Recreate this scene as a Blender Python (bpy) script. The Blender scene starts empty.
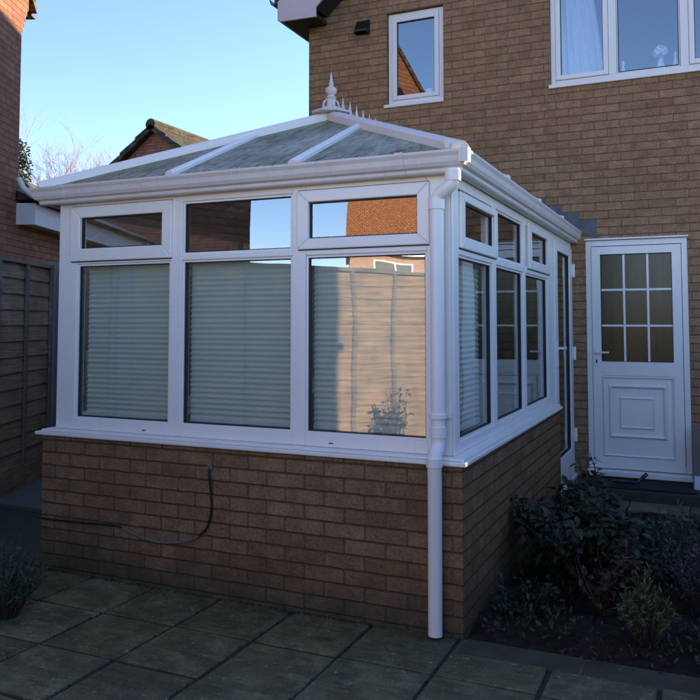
import bpy, bmesh, math, random
from mathutils import Vector, Matrix
R = math.radians
random.seed(7)
sc = bpy.context.scene
COL = sc.collection

# ---------------------------------------------------------------- camera
cd = bpy.data.cameras.new('camera'); cam = bpy.data.objects.new('camera', cd); COL.objects.link(cam)
cam.location = (1.115, -3.712, 1.461)
cam.rotation_euler = (R(90 + 3.234), 0, R(24.195))
cd.sensor_width = 36; cd.lens = 789.27 * 36 / 700
cd.shift_y = -(350 - 277.62) / 700
cd.clip_start = .05; cd.clip_end = 3000
sc.camera = cam

# ---------------------------------------------------------------- sky, sun, exposure
SUN_AZ = math.atan2(.568, .823)          # from +Y towards +X
SUN_EL = R(14.6)
w = bpy.data.worlds.new('World'); sc.world = w; w.use_nodes = True
nt = w.node_tree; nt.nodes.clear()
sky = nt.nodes.new('ShaderNodeTexSky'); sky.sky_type = 'NISHITA'; sky.sun_disc = False
sky.sun_elevation = SUN_EL; sky.sun_rotation = SUN_AZ
sky.air_density = 1.0; sky.dust_density = 0; sky.ozone_density = 2.2; sky.altitude = 1200
bg = nt.nodes.new('ShaderNodeBackground'); bg.inputs[1].default_value = .15
wo = nt.nodes.new('ShaderNodeOutputWorld')
wb = nt.nodes.new('ShaderNodeMix'); wb.data_type = 'RGBA'; wb.blend_type = 'MULTIPLY'; wb.inputs[0].default_value = 1   # camera white balance
wb.inputs[7].default_value = (.885, .865, 1.035, 1)
nt.links.new(sky.outputs[0], wb.inputs[6]); nt.links.new(wb.outputs[2], bg.inputs[0]); nt.links.new(bg.outputs[0], wo.inputs[0])
sd = bpy.data.lights.new('sun', 'SUN'); sd.energy = 5.0; sd.angle = R(.5); sd.color = (1, .80, .58)
sun = bpy.data.objects.new('sun', sd); COL.objects.link(sun)
sv = Vector((math.sin(SUN_AZ) * math.cos(SUN_EL), math.cos(SUN_AZ) * math.cos(SUN_EL), math.sin(SUN_EL)))
sun.rotation_euler = sv.to_track_quat('Z', 'Y').to_euler()
sc.view_settings.view_transform = 'Standard'; sc.view_settings.look = 'None'
sc.view_settings.gamma = 1; sc.view_settings.use_curve_mapping = False
sc.view_settings.exposure = 1.64
sc.render.engine = 'CYCLES'
sc.cycles.max_bounces = 8; sc.cycles.transparent_max_bounces = 24

# ---------------------------------------------------------------- materials
class NT:
    def __init__(s, name):
        s.m = bpy.data.materials.new(name); s.m.use_nodes = True
        s.t = s.m.node_tree; s.t.nodes.clear()
        s.out = s.t.nodes.new('ShaderNodeOutputMaterial')
    def n(s, kind, **kw):
        nd = s.t.nodes.new('ShaderNode' + kind)
        for k, v in kw.items(): setattr(nd, k, v)
        return nd
    def l(s, a, b): s.t.links.new(a, b)
    def val(s, sock, v):
        if hasattr(v, 'is_output') or isinstance(v, bpy.types.NodeSocket): s.l(v, sock)
        elif isinstance(v, (tuple, list)) and len(v) == 3 and sock.type == 'RGBA': sock.default_value = (*v, 1)
        else: sock.default_value = v
    def noise(s, vec, scale, detail=4, rough=.55):
        nd = s.n('TexNoise'); nd.inputs['Scale'].default_value = scale; nd.inputs['Detail'].default_value = detail
        nd.inputs['Roughness'].default_value = rough
        if vec is not None: s.l(vec, nd.inputs['Vector'])
        return nd.outputs['Fac']
    def ramp(s, fac, a, b, ca=(0, 0, 0), cb=(1, 1, 1)):
        nd = s.n('ValToRGB'); e = nd.color_ramp.elements
        e[0].position = a; e[1].position = b; e[0].color = (*ca, 1); e[1].color = (*cb, 1)
        s.l(fac, nd.inputs[0]); return nd.outputs[0]
    def mix(s, fac, a, b, mode='MIX'):
        nd = s.n('Mix', data_type='RGBA', blend_type=mode)
        s.val(nd.inputs[0], fac); s.val(nd.inputs[6], a); s.val(nd.inputs[7], b)
        return nd.outputs[2]
    def math(s, op, a, b=0.0):
        nd = s.n('Math', operation=op); s.val(nd.inputs[0], a); s.val(nd.inputs[1], b); return nd.outputs[0]
    def bsdf(s, col, rough=.5, metal=0, bump=None, bs=.3, bd=.01, spec=.5):
        p = s.n('BsdfPrincipled'); s.val(p.inputs['Base Color'], col); s.val(p.inputs['Roughness'], rough)
        p.inputs['Metallic'].default_value = metal; p.inputs['Specular IOR Level'].default_value = spec
        if bump is not None:
            b = s.n('Bump'); b.inputs['Strength'].default_value = bs; b.inputs['Distance'].default_value = bd
            s.l(bump, b.inputs['Height']); s.l(b.outputs[0], p.inputs['Normal'])
        s.l(p.outputs[0], s.out.inputs[0]); return p
    def uv(s): return s.n('UVMap').outputs[0]
    def obj(s): return s.n('TexCoord').outputs['Object']
    def geo(s): return s.n('NewGeometry').outputs['Position']

def mat_brick(name, c1, c2, c3, mortar, row=.075, wd=.225, light=.0, low_green=0.0):
    t = NT(name); uv = t.uv()
    nz = t.n('TexNoise'); nz.inputs['Scale'].default_value = 14; nz.inputs['Detail'].default_value = 4; t.l(uv, nz.inputs['Vector'])
    sb = t.n('VectorMath', operation='SUBTRACT'); t.l(nz.outputs['Color'], sb.inputs[0]); sb.inputs[1].default_value = (.5, .5, .5)
    sl = t.n('VectorMath', operation='SCALE'); t.l(sb.outputs[0], sl.inputs[0]); sl.inputs['Scale'].default_value = .009
    ad = t.n('VectorMath', operation='ADD'); t.l(uv, ad.inputs[0]); t.l(sl.outputs[0], ad.inputs[1])
    br = t.n('TexBrick'); t.l(ad.outputs[0], br.inputs['Vector'])
    br.inputs['Color1'].default_value = (0, 0, 0, 1); br.inputs['Color2'].default_value = (1, 1, 1, 1)
    br.inputs['Mortar'].default_value = (.5, .5, .5, 1)
    br.inputs['Scale'].default_value = 1; br.inputs['Brick Width'].default_value = wd; br.inputs['Row Height'].default_value = row
    br.inputs['Mortar Size'].default_value = .006; br.inputs['Mortar Smooth'].default_value = .6; br.inputs['Bias'].default_value = 0
    rnd = br.outputs['Color']; mf = br.outputs['Fac']
    sepb = t.n('SeparateXYZ'); t.l(ad.outputs[0], sepb.inputs[0])       # bed joints read stronger than the tight upright ones
    frv = t.math('FRACT', t.math('DIVIDE', sepb.outputs[1], row))
    bed = t.math('GREATER_THAN', t.math('ABSOLUTE', t.math('SUBTRACT', frv, .5)), .36)
    mf = t.math('MULTIPLY', mf, t.math('ADD', .6, t.math('MULTIPLY', bed, .4)))
    cr = t.n('ValToRGB'); e = cr.color_ramp.elements
    e[0].position = 0; e[0].color = (*c1, 1); e[1].position = 1; e[1].color = (*c3, 1)
    m = e.new(.5); m.color = (*c2, 1)
    wob = t.math('ADD', t.math('MULTIPLY', rnd, .62), t.math('MULTIPLY', t.noise(uv, 1.3, 4), .5))
    t.l(wob, cr.inputs[0])
    fine = t.ramp(t.noise(uv, 70, 6, .75), .3, .72, (.5, .5, .5), (1.4, 1.4, 1.4))
    col = t.mix(1.0, cr.outputs[0], fine, 'MULTIPLY')
    blot = t.ramp(t.noise(uv, 9, 7, .7), .3, .72, (.66, .64, .63), (1.28, 1.26, 1.22))
    col = t.mix(1.0, col, blot, 'MULTIPLY')
    big = t.ramp(t.noise(uv, .7, 4, .6), .3, .7, (.85, .85, .86), (1.1, 1.09, 1.08))
    col = t.mix(1.0, col, big, 'MULTIPLY')
    pale = t.ramp(t.noise(uv, 26, 3, .6), .70, .78)                      # lime specks
    col = t.mix(t.math('MULTIPLY', pale, .35), col, (.42, .38, .34))
    mc = t.mix(t.noise(uv, 30, 3), tuple(x * .7 for x in mortar), mortar)
    col = t.mix(mf, col, mc)
    if low_green:  # patchy dark green mixed in, stronger towards the bottom
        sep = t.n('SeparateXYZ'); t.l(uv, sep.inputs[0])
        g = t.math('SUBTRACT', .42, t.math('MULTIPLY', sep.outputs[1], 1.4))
        g = t.math('MULTIPLY', t.ramp(t.math('ADD', g, t.math('SUBTRACT', t.noise(uv, 4, 6, .7), .5)), .05, .5), low_green)
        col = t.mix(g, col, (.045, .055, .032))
    h = t.math('SUBTRACT', t.math('MULTIPLY', t.noise(uv, 45, 5, .7), .8), mf)
    t.bsdf(col, .9, bump=h, bs=.9, bd=.010, spec=.25)
    return t.m

def mat_pvc(name='white_upvc', c=(.90, .86, .78), dirt=.22, rough=.34):
    t = NT(name); o = t.geo()
    d = t.ramp(t.noise(o, 3.5, 6, .65), .45, .8)
    sx = t.n('Mapping'); sx.inputs['Scale'].default_value = (18, 18, 1.5); t.l(o, sx.inputs[0])
    st = t.ramp(t.noise(sx.outputs[0], 2, 4, .6), .52, .8)
    f = t.math('MULTIPLY', t.math('ADD', d, st), dirt * .5)
    col = t.mix(f, c, (c[0] * .62, c[1] * .62, c[2] * .58))
    t.bsdf(col, rough, bump=t.noise(o, 40, 3), bs=.03, bd=.004)
    return t.m

def mat_plain(name, c, rough=.6, metal=0, var=.2, sc_=12, bump=.15, spec=.5):
    t = NT(name); o = t.geo()
    n = t.noise(o, sc_, 5, .6)
    col = t.mix(n, tuple(x * (1 - var) for x in c), tuple(min(1, x * (1 + var)) for x in c))
    t.bsdf(col, rough, metal, bump=t.noise(o, sc_ * 4, 4), bs=bump, bd=.006, spec=spec)
    return t.m

def mat_glass(name, tint=(.93, .96, .95), ior=2.5, rough=.0, wave=.0):
    t = NT(name)
    fr = t.n('Fresnel'); fr.inputs[0].default_value = ior
    tr = t.n('BsdfTransparent'); tr.inputs[0].default_value = (*tint, 1)
    gl = t.n('BsdfGlossy'); gl.inputs['Roughness'].default_value = rough; gl.inputs[0].default_value = (.95, 1, 1, 1)
    if wave:
        b = t.n('Bump'); b.inputs['Strength'].default_value = wave; b.inputs['Distance'].default_value = .01
        t.l(t.noise(t.geo(), 2.2, 1), b.inputs['Height']); t.l(b.outputs[0], gl.inputs['Normal'])
    # both faces of the pane behave alike
    g = t.n('NewGeometry'); mp = t.n('Mix', data_type='FLOAT')
    t.l(g.outputs['Backfacing'], mp.inputs[0]); mp.inputs[2].default_value = ior; mp.inputs[3].default_value = 1 / ior
    t.l(mp.outputs[0], fr.inputs[0])
    mx = t.n('MixShader'); t.l(fr.outputs[0], mx.inputs[0]); t.l(tr.outputs[0], mx.inputs[1]); t.l(gl.outputs[0], mx.inputs[2])
    t.l(mx.outputs[0], t.out.inputs[0]); return t.m

def mat_poly():
    t = NT('weathered_polycarbonate'); uv = t.uv(); o = t.geo()
    sx = t.n('Mapping'); sx.inputs['Scale'].default_value = (7, .9, 1); t.l(uv, sx.inputs[0])
    n1 = t.noise(sx.outputs[0], 2.2, 7, .65)
    sx2 = t.n('Mapping'); sx2.inputs['Scale'].default_value = (20, 6, 1); t.l(uv, sx2.inputs[0]); n2 = t.noise(sx2.outputs[0], 1.0, 7, .72); n3 = t.noise(uv, 1.6, 3, .5)
    col = t.mix(t.ramp(n1, .32, .68), (.21, .225, .12), (.46, .455, .31))
    col = t.mix(t.math('MULTIPLY', t.ramp(n3, .44, .62), .75), col, (.62, .61, .50))
    col = t.mix(t.math('MULTIPLY', t.ramp(n2, .46, .64), .6), col, (.115, .13, .045))
    n4 = t.noise(o, 26, 5, .7); col = t.mix(t.math('MULTIPLY', t.ramp(n4, .56, .66), .7), col, (.07, .085, .025))
    sep = t.n('SeparateXYZ'); t.l(o, sep.inputs[0])
    e = t.math('MULTIPLY', t.math('SUBTRACT', 2.40, sep.outputs[2]), 5.0)         # moss that gathers at the eave end
    e = t.ramp(t.math('ADD', e, t.math('MULTIPLY', t.math('SUBTRACT', n2, .5), 2.6)), .35, .9)
    col = t.mix(e, col, (.085, .085, .028))
    sp = t.n('SeparateXYZ'); t.l(uv, sp.inputs[0])
    fl = t.math('ABSOLUTE', t.math('SINE', t.math('MULTIPLY', sp.outputs[0], 98.0)))     # twin-wall flutes 32 mm apart
    col = t.mix(t.math('MULTIPLY', t.ramp(fl, .0, .3, (1, 1, 1), (0, 0, 0)), .3), col, (.15, .16, .11))
    p = t.n('BsdfPrincipled'); t.l(col, p.inputs['Base Color']); p.inputs['Specular IOR Level'].default_value = .2
    t.l(t.ramp(n2, .3, .7, (.35,) * 3, (.7,) * 3), p.inputs['Roughness'])
    b = t.n('Bump'); b.inputs['Strength'].default_value = .3; b.inputs['Distance'].default_value = .004
    t.l(t.math('ADD', n2, t.math('MULTIPLY', fl, .2)), b.inputs['Height']); t.l(b.outputs[0], p.inputs['Normal'])
    tl = t.n('BsdfTranslucent'); t.l(col, tl.inputs[0])
    mx = t.n('MixShader'); mx.inputs[0].default_value = .22
    t.l(p.outputs[0], mx.inputs[1]); t.l(tl.outputs[0], mx.inputs[2]); t.l(mx.outputs[0], t.out.inputs[0])
    return t.m

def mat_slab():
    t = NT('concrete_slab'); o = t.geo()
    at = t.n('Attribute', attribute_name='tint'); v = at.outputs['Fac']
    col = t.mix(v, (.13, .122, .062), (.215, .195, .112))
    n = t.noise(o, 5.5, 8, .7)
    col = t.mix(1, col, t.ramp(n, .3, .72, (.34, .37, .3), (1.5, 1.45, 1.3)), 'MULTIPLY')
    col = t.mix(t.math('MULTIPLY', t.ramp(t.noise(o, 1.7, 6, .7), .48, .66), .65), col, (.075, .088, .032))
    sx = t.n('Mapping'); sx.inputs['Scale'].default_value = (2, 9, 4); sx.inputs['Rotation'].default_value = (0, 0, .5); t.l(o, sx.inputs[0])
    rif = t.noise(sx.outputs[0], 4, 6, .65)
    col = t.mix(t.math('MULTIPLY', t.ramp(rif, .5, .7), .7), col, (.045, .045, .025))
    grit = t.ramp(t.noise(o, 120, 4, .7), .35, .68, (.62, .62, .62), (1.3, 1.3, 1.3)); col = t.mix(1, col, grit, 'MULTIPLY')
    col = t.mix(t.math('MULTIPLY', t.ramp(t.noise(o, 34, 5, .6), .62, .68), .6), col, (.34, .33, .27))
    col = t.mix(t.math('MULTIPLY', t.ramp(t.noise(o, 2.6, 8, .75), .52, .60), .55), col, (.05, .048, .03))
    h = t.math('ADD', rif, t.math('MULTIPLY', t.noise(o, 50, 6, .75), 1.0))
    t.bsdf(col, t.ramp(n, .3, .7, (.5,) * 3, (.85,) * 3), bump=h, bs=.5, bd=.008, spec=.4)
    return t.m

def mat_wood(name, c1, c2, sc_=1.0):
    t = NT(name); o = t.obj()
    sx = t.n('Mapping'); sx.inputs['Scale'].default_value = (1.2, 1.2, 22); t.l(o, sx.inputs[0])
    n = t.noise(sx.outputs[0], 2.5 * sc_, 6, .65)
    col = t.mix(t.ramp(n, .3, .7), c1, c2)
    col = t.mix(1, col, t.ramp(t.noise(o, 3, 5), .3, .75, (.65, .68, .65), (1.2, 1.15, 1.1)), 'MULTIPLY')
    t.bsdf(col, .85, bump=n, bs=.4, bd=.006, spec=.2); return t.m

def mat_tile(name, c1, c2, moss=.3):
    t = NT(name); uv = t.uv()
    br = t.n('TexBrick'); t.l(uv, br.inputs['Vector']); br.inputs['Scale'].default_value = 1
    br.inputs['Brick Width'].default_value = .20; br.inputs['Row Height'].default_value = .13; br.inputs['Mortar Size'].default_value = .01
    br.inputs['Color1'].default_value = (*c1, 1); br.inputs['Color2'].default_value = (*c2, 1)
    br.inputs['Mortar'].default_value = (c1[0] * .3, c1[1] * .3, c1[2] * .3, 1)
    col = t.mix(1, br.outputs[0], t.ramp(t.noise(uv, 8, 6), .3, .75, (.6, .6, .6), (1.2, 1.2, 1.2)), 'MULTIPLY')
    col = t.mix(t.math('MULTIPLY', t.ramp(t.noise(uv, 3, 7, .75), .48, .64), moss), col, (.10, .11, .035))
    t.bsdf(col, .85, bump=t.math('SUBTRACT', t.noise(uv, 30, 4), br.outputs['Fac']), bs=.8, bd=.02, spec=.2); return t.m

def mat_leaf(name, c1, c2, sc_=9, trans=.25, rough=.45):
    t = NT(name)
    o = t.geo(); n = t.noise(o, sc_, 3)
    oi = t.n('Attribute', attribute_name='tint').outputs['Fac']
    f = t.math('MULTIPLY', t.math('ADD', n, oi), .5)
    col = t.mix(t.ramp(f, .25, .75), c1, c2)
    p = t.n('BsdfPrincipled'); t.l(col, p.inputs['Base Color']); p.inputs['Roughness'].default_value = rough
    tl = t.n('BsdfTranslucent'); t.l(col, tl.inputs[0]); mx = t.n('MixShader'); mx.inputs[0].default_value = trans
    t.l(p.outputs[0], mx.inputs[1]); t.l(tl.outputs[0], mx.inputs[2]); t.l(mx.outputs[0], t.out.inputs[0]); return t.m

def mat_soil():
    t = NT('garden_soil'); o = t.geo()
    n = t.noise(o, 14, 8, .7)
    col = t.mix(t.ramp(n, .35, .7), (.016, .013, .007), (.06, .046, .028))
    h = t.math('ADD', n, t.math('MULTIPLY', t.noise(o, 70, 5, .7), .4))
    t.bsdf(col, .95, bump=h, bs=1, bd=.03, spec=.15); return t.m

M = dict(
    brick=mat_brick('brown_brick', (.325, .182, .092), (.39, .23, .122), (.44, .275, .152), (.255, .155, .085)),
    brickwall=mat_brick('brown_brick_dwarf', (.205, .116, .055), (.265, .16, .08), (.31, .195, .104), (.145, .09, .047), low_green=.85),
    redbrick=mat_brick('red_brick', (.24, .10, .06), (.30, .13, .075), (.36, .165, .09), (.15, .09, .06)),
    orangebrick=mat_brick('orange_brick', (.62, .36, .26), (.68, .42, .31), (.72, .47, .36), (.5, .38, .3)),
    pvc=mat_pvc(), pvcd=mat_pvc('weathered_upvc', (.72, .67, .62), .6, .45), eave_shade=mat_plain('eave_shade_beige', (.42, .37, .32), .8),
    fascia=mat_plain('fascia_paint', (.62, .57, .58), .6, var=.08),
    gasket=mat_plain('black_gasket', (.015, .016, .018), .6), black=mat_plain('black_plastic', (.012, .012, .014), .4),
    mat=mat_plain('dark_rubber_mat', (.012, .013, .016), .9, bump=.8, sc_=40),
    glass=mat_glass('window_glass', ior=2.9, wave=.12), uglass=mat_glass('upstairs_glass', tint=(.8, .85, .9), ior=2.6),
    poly=mat_poly(), slab=mat_slab(), soil=mat_soil(),
    wood=mat_wood('fence_wood', (.22, .15, .085), (.50, .34, .22)), woodp=mat_wood('batten_wood', (.16, .13, .10), (.30, .25, .19)),
    concrete=mat_plain('concrete', (.20, .20, .185), .85, var=.3, bump=.4), paver=mat_plain('kerb_concrete', (.055, .048, .030), .9, var=.6, bump=.6),
    path=mat_plain('path_concrete', (.13, .125, .11), .85, var=.3, bump=.4),
    tile=mat_tile('brown_roof_tile', (.11, .075, .055), (.16, .11, .08), .5), otile=mat_tile('orange_roof_tile', (.50, .20, .09), (.60, .26, .12), .1),
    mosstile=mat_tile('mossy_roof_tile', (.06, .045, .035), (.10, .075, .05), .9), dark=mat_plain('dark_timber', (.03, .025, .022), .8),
    lead=mat_plain('lead_sheet', (.12, .12, .125), .6, .3, var=.55, sc_=16, bump=.6), steel=mat_plain('brushed_metal', (.5, .5, .52), .3, .9, var=.1),
    blind=None, curtain=mat_plain('curtain_cloth', (.72, .75, .76), .9, var=.05, bump=.1),
    floor=mat_plain('interior_floor', (.12, .11, .10), .6), plaster=mat_plain('interior_plaster', (.20, .19, .18), .9),
    obscure=None, lawn=mat_plain('lawn_green', (.10, .115, .05), .95, var=.5, sc_=20, bump=1),
    edging=mat_plain('mossy_edging', (.055, .048, .028), .9, var=.8, sc_=7, bump=.8),
    joint=mat_plain('mossy_joint', (.030, .034, .016), .95, var=.6, sc_=30, bump=.8),
    leafd=mat_leaf('glossy_leaf', (.012, .024, .009), (.045, .07, .03)), leafr=mat_leaf('reddish_leaf', (.05, .025, .02), (.10, .05, .03)),
    leafy=mat_leaf('lime_tip', (.04, .06, .015), (.17, .19, .06)), heather=mat_leaf('heather_bloom', (.045, .038, .045), (.12, .10, .12), trans=.15),
    fern=mat_leaf('feathery_leaf', (.035, .065, .035), (.10, .16, .09)), conif=mat_leaf('evergreen_leaf', (.02, .04, .015), (.08, .10, .035)),
    stem=mat_plain('stem_bark', (.05, .038, .028), .9), bark=mat_plain('bare_bark', (.42, .36, .33), .9), litter=mat_leaf('dry_leaf', (.02, .013, .009), (.10, .07, .045)),
    hoseb=mat_plain('black_cable', (.012, .011, .011), .5), hosew=mat_plain('grey_cable_sleeve', (.16, .14, .125), .6),
    card=mat_plain('brown_box', (.20, .16, .14), .8), sticker=mat_plain('white_sticker', (.7, .72, .78), .5, var=.03), blue=mat_plain('blue_ink', (.05, .07, .35), .5, var=.03),
    ceramic=mat_plain('white_ceramic', (.75, .78, .78), .3, var=.03), petal=mat_plain('white_petal', (.72, .74, .72), .7, var=.05),
)
def mk_blind():
    t = NT('pleated_blind')
    t_ = t.mix(t.noise(t.geo(), 25, 3), (.60, .63, .52), (.66, .69, .58))
    p = t.n('BsdfPrincipled'); t.l(t_, p.inputs['Base Color']); p.inputs['Roughness'].default_value = .8
    t.l(p.outputs[0], t.out.inputs[0]); return t.m
M['blind'] = mk_blind()
def mk_obs():
    t = NT('obscured_door_glass'); o = t.geo()
    mp = t.n('Mapping'); mp.inputs['Scale'].default_value = (22, 1, 2.0); t.l(o, mp.inputs[0])
    n = t.noise(mp.outputs[0], 1.5, 4)
    t.bsdf(t.mix(n, (.02, .018, .009), (.085, .07, .03)), .12, bump=t.noise(o, 160, 2), bs=.25, bd=.002, spec=.35); return t.m
M['obscure'] = mk_obs()

# ---------------------------------------------------------------- mesh helpers
class MB:
    def __init__(s): s.v = []; s.f = []; s.tint = []
    def add(s, vs, fs, tint=None):
        b = len(s.v); s.v += [tuple(x) for x in vs]; s.f += [tuple(i + b for i in f) for f in fs]
        if tint is not None: s.tint += [tint] * len(fs)
        else: s.tint += [.5] * len(fs)
        return s
    def box(s, x0, x1, y0, y1, z0, z1, tint=None):
        return s.add([(x0, y0, z0), (x1, y0, z0), (x1, y1, z0), (x0, y1, z0), (x0, y0, z1), (x1, y0, z1), (x1, y1, z1), (x0, y1, z1)],
                     [(0, 3, 2, 1), (4, 5, 6, 7), (0, 1, 5, 4), (1, 2, 6, 5), (2, 3, 7, 6), (3, 0, 4, 7)], tint)
    def prism(s, poly, axis, a, b):
        """extrude a 2-D polygon along an axis; poly coords are the two other axes in order"""
        def P(p, t):
            return {'x': (t, p[0], p[1]), 'y': (p[0], t, p[1]), 'z': (p[0], p[1], t)}[axis]
        n = len(poly); vs = [P(p, a) for p in poly] + [P(p, b) for p in poly]
        fs = [tuple(range(n))[::-1], tuple(range(n, 2 * n))] + [(i, (i + 1) % n, n + (i + 1) % n, n + i) for i in range(n)]
        return s.add(vs, fs)
    def quadbox(s, p0, p1, h, t):
        """box from p0 to p1, half-width vector h, thickness vector t"""
        p0, p1, h, t = map(Vector, (p0, p1, h, t))
        return s.add([p0 - h, p0 + h, p1 + h, p1 - h, p0 - h + t, p0 + h + t, p1 + h + t, p1 - h + t],
                     [(0, 3, 2, 1), (4, 5, 6, 7), (0, 1, 5, 4), (1, 2, 6, 5), (2, 3, 7, 6), (3, 0, 4, 7)])
    def tube(s, pts, r, seg=10, cap=True):
        pts = [Vector(p) for p in pts]; rs = r if isinstance(r, (list, tuple)) else [r] * len(pts)
        vs = []; fs = []; prev = None
        for i, p in enumerate(pts):
            d = (pts[min(i + 1, len(pts) - 1)] - pts[max(i - 1, 0)]).normalized()
            if prev is None:
                a = d.orthogonal().normalized()
            else:
                a = (prev - d * prev.dot(d)); a = a.normalized() if a.length > 1e-6 else d.orthogonal().normalized()
            prev = a; b = d.cross(a)
            for k in range(seg):
                th = 2 * math.pi * k / seg; vs.append(p + (a * math.cos(th) + b * math.sin(th)) * rs[i])
        for i in range(len(pts) - 1):
            for k in range(seg):
                k2 = (k + 1) % seg; fs.append((i * seg + k, i * seg + k2, (i + 1) * seg + k2, (i + 1) * seg + k))
        if cap: fs += [tuple(range(seg))[::-1], tuple(range((len(pts) - 1) * seg, len(pts) * seg))]
        return s.add(vs, fs)
    def lathe(s, prof, c, seg=20):
        vs = [(c[0] + r * math.cos(2 * math.pi * k / seg), c[1] + r * math.sin(2 * math.pi * k / seg), c[2] + z) for r, z in prof for k in range(seg)]
        fs = [(i * seg + k, i * seg + (k + 1) % seg, (i + 1) * seg + (k + 1) % seg, (i + 1) * seg + k) for i in range(len(prof) - 1) for k in range(seg)]
        return s.add(vs, fs)
    def build(s, name, mat, parent=None, bevel=0, smooth=False):
        me = bpy.data.meshes.new(name); me.from_pydata(s.v, [], s.f); me.update()
        bm = bmesh.new(); bm.from_mesh(me); bmesh.ops.recalc_face_normals(bm, faces=bm.faces)
        uvl = bm.loops.layers.uv.new('UVMap')
        for f in bm.faces:
            n = f.normal; ax = max(range(3), key=lambda i: abs(n[i]))
            sl = abs(n[2]) < .95 and abs(n[2]) > .3
            for lp in f.loops:
                c = lp.vert.co
                if sl:   # sloping roof: run v along the slope
                    if abs(n[0]) > abs(n[1]): lp[uvl].uv = (c[1], (c[2] / max(.2, math.sqrt(1 - n[2] ** 2))))
                    else: lp[uvl].uv = (c[0], (c[2] / max(.2, math.sqrt(1 - n[2] ** 2))))
                elif ax == 2: lp[uvl].uv = (c[0], c[1])
                elif ax == 0: lp[uvl].uv = (c[1] + .1125, c[2])
                else: lp[uvl].uv = (c[0], c[2])
        bm.to_mesh(me); bm.free()
        at = me.attributes.new('tint', 'FLOAT', 'FACE')
        if len(s.tint) == len(me.polygons): at.data.foreach_set('value', s.tint)
        o = bpy.data.objects.new(name, me); COL.objects.link(o); me.materials.append(mat)
        if parent: o.parent = parent
        if smooth:
            me.polygons.foreach_set('use_smooth', [True] * len(me.polygons))
            try: me.set_sharp_from_angle(angle=R(40))
            except Exception: pass
        if bevel:
            b = o.modifiers.new('bevel', 'BEVEL'); b.width = bevel; b.segments = 2; b.limit_method = 'ANGLE'; b.angle_limit = R(40)
        return o
def tag(o, label, cat, group=None):
    o['label'] = label; o['category'] = cat
    if group: o['group'] = group
    return o
def struct(o, kind='structure'): o['kind'] = kind; return o
def thing(name, label, cat, loc=(0, 0, 0), rz=0, group=None):
    o = bpy.data.objects.new(name, None); COL.objects.link(o); o.location = loc; o.rotation_euler = (0, 0, rz)
    o.empty_display_size = .1
    return tag(o, label, cat, group)
def frame_rect(mb, x0, x1, z0, z1, w, y0, y1, axis='y', wb=None, wt=None):
    """four bars; axis = depth axis"""
    wb = w if wb is None else wb; wt = w if wt is None else wt
    B = (lambda a, b, c, d: mb.box(a, b, y0, y1, c, d)) if axis == 'y' else (lambda a, b, c, d: mb.box(y0, y1, a, b, c, d))
    B(x0, x0 + w, z0, z1); B(x1 - w, x1, z0, z1); B(x0 + w, x1 - w, z0, z0 + wb); B(x0 + w, x1 - w, z1 - wt, z1)
    return mb
def pane(parent, x0, x1, z0, z1, y, axis='y', mat=None, name='pane'):
    mb = MB(); t = .004
    if axis == 'y': mb.box(x0, x1, y, y + t, z0, z1)
    else: mb.box(y - t, y, x0, x1, z0, z1)
    # a single sheet: keep only the outer face so light crosses one surface
    mb2 = MB()
    if axis == 'y': mb2.add([(x0, y, z0), (x1, y, z0), (x1, y, z1), (x0, y, z1)], [(0, 1, 2, 3)])
    else: mb2.add([(y, x0, z0), (y, x1, z0), (y, x1, z1), (y, x0, z1)], [(0, 1, 2, 3)])
    return mb2.build(name, mat or M['glass'], parent)
def gasket(mb, x0, x1, z0, z1, y0, y1, axis='y', w=.006):
    return frame_rect(mb, x0, x1, z0, z1, w, y0, y1, axis)

D = 3.743          # face of the house wall
GZ = -.02          # paving level
# ---------------------------------------------------------------- ground
struct(MB().add([(-900, -900, GZ - .06), (900, -900, GZ - .06), (900, 900, GZ - .06), (-900, 900, GZ - .06)], [(0, 1, 2, 3)]).build('ground', M['lawn']))
mb = MB()                                     # patio of individual slabs with open joints
px, py = .441, .43
for i in range(-9, 6):
    for j in range(-14, 1):
        x0 = -1.291 + i * px; y1 = -.03 + (j + 1) * py if j < 0 else 0
        if j == 0: continue
        x1 = x0 + px; y0 = -.03 + j * py; y1 = y0 + py
        if x0 > 3.3 or x1 < -5.2: continue
        g = random.uniform(.007, .012); dz = random.uniform(-.003, .003); t1 = random.uniform(-.002, .002); t2 = random.uniform(-.002, .002)
        a, b, c, d = x0 + g + random.uniform(-.002, .002), x1 - g, y0 + g, y1 - g + random.uniform(-.002, .002)
        z = GZ + dz; bz = .006
        ins = .006
        vs = [(a, c, z - .05), (b, c, z - .05), (b, d, z - .05), (a, d, z - .05),
              (a, c, z - bz + t1), (b, c, z - bz + t2), (b, d, z - bz + t2), (a, d, z - bz + t1),
              (a + ins, c + ins, z + t1), (b - ins, c + ins, z + t2), (b - ins, d - ins, z + t2), (a + ins, d - ins, z + t1)]
        fs = [(0, 1, 5, 4), (1, 2, 6, 5), (2, 3, 7, 6), (3, 0, 4, 7), (4, 5, 9, 8), (5, 6, 10, 9), (6, 7, 11, 10), (7, 4, 8, 11), (8, 9, 10, 11)]
        mb.add(vs, fs, random.random())
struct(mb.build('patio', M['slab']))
struct(MB().box(-5.25, 3.28, -6.1, -.05, GZ - .055, GZ - .012).build('patio_joints', M['joint']))
mb = MB()
for i in range(6):
    a = .062 + i * .54; mb.box(a, a + .532, -.215 + random.uniform(-.004, .004), -.035, GZ - .05, GZ + .003 + random.uniform(-.003, .003))
struct(mb.build('bed_edging', M['edging'], bevel=.010))
mb = MB()                                     # uneven flower bed
n = 40
vs = []
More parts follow.
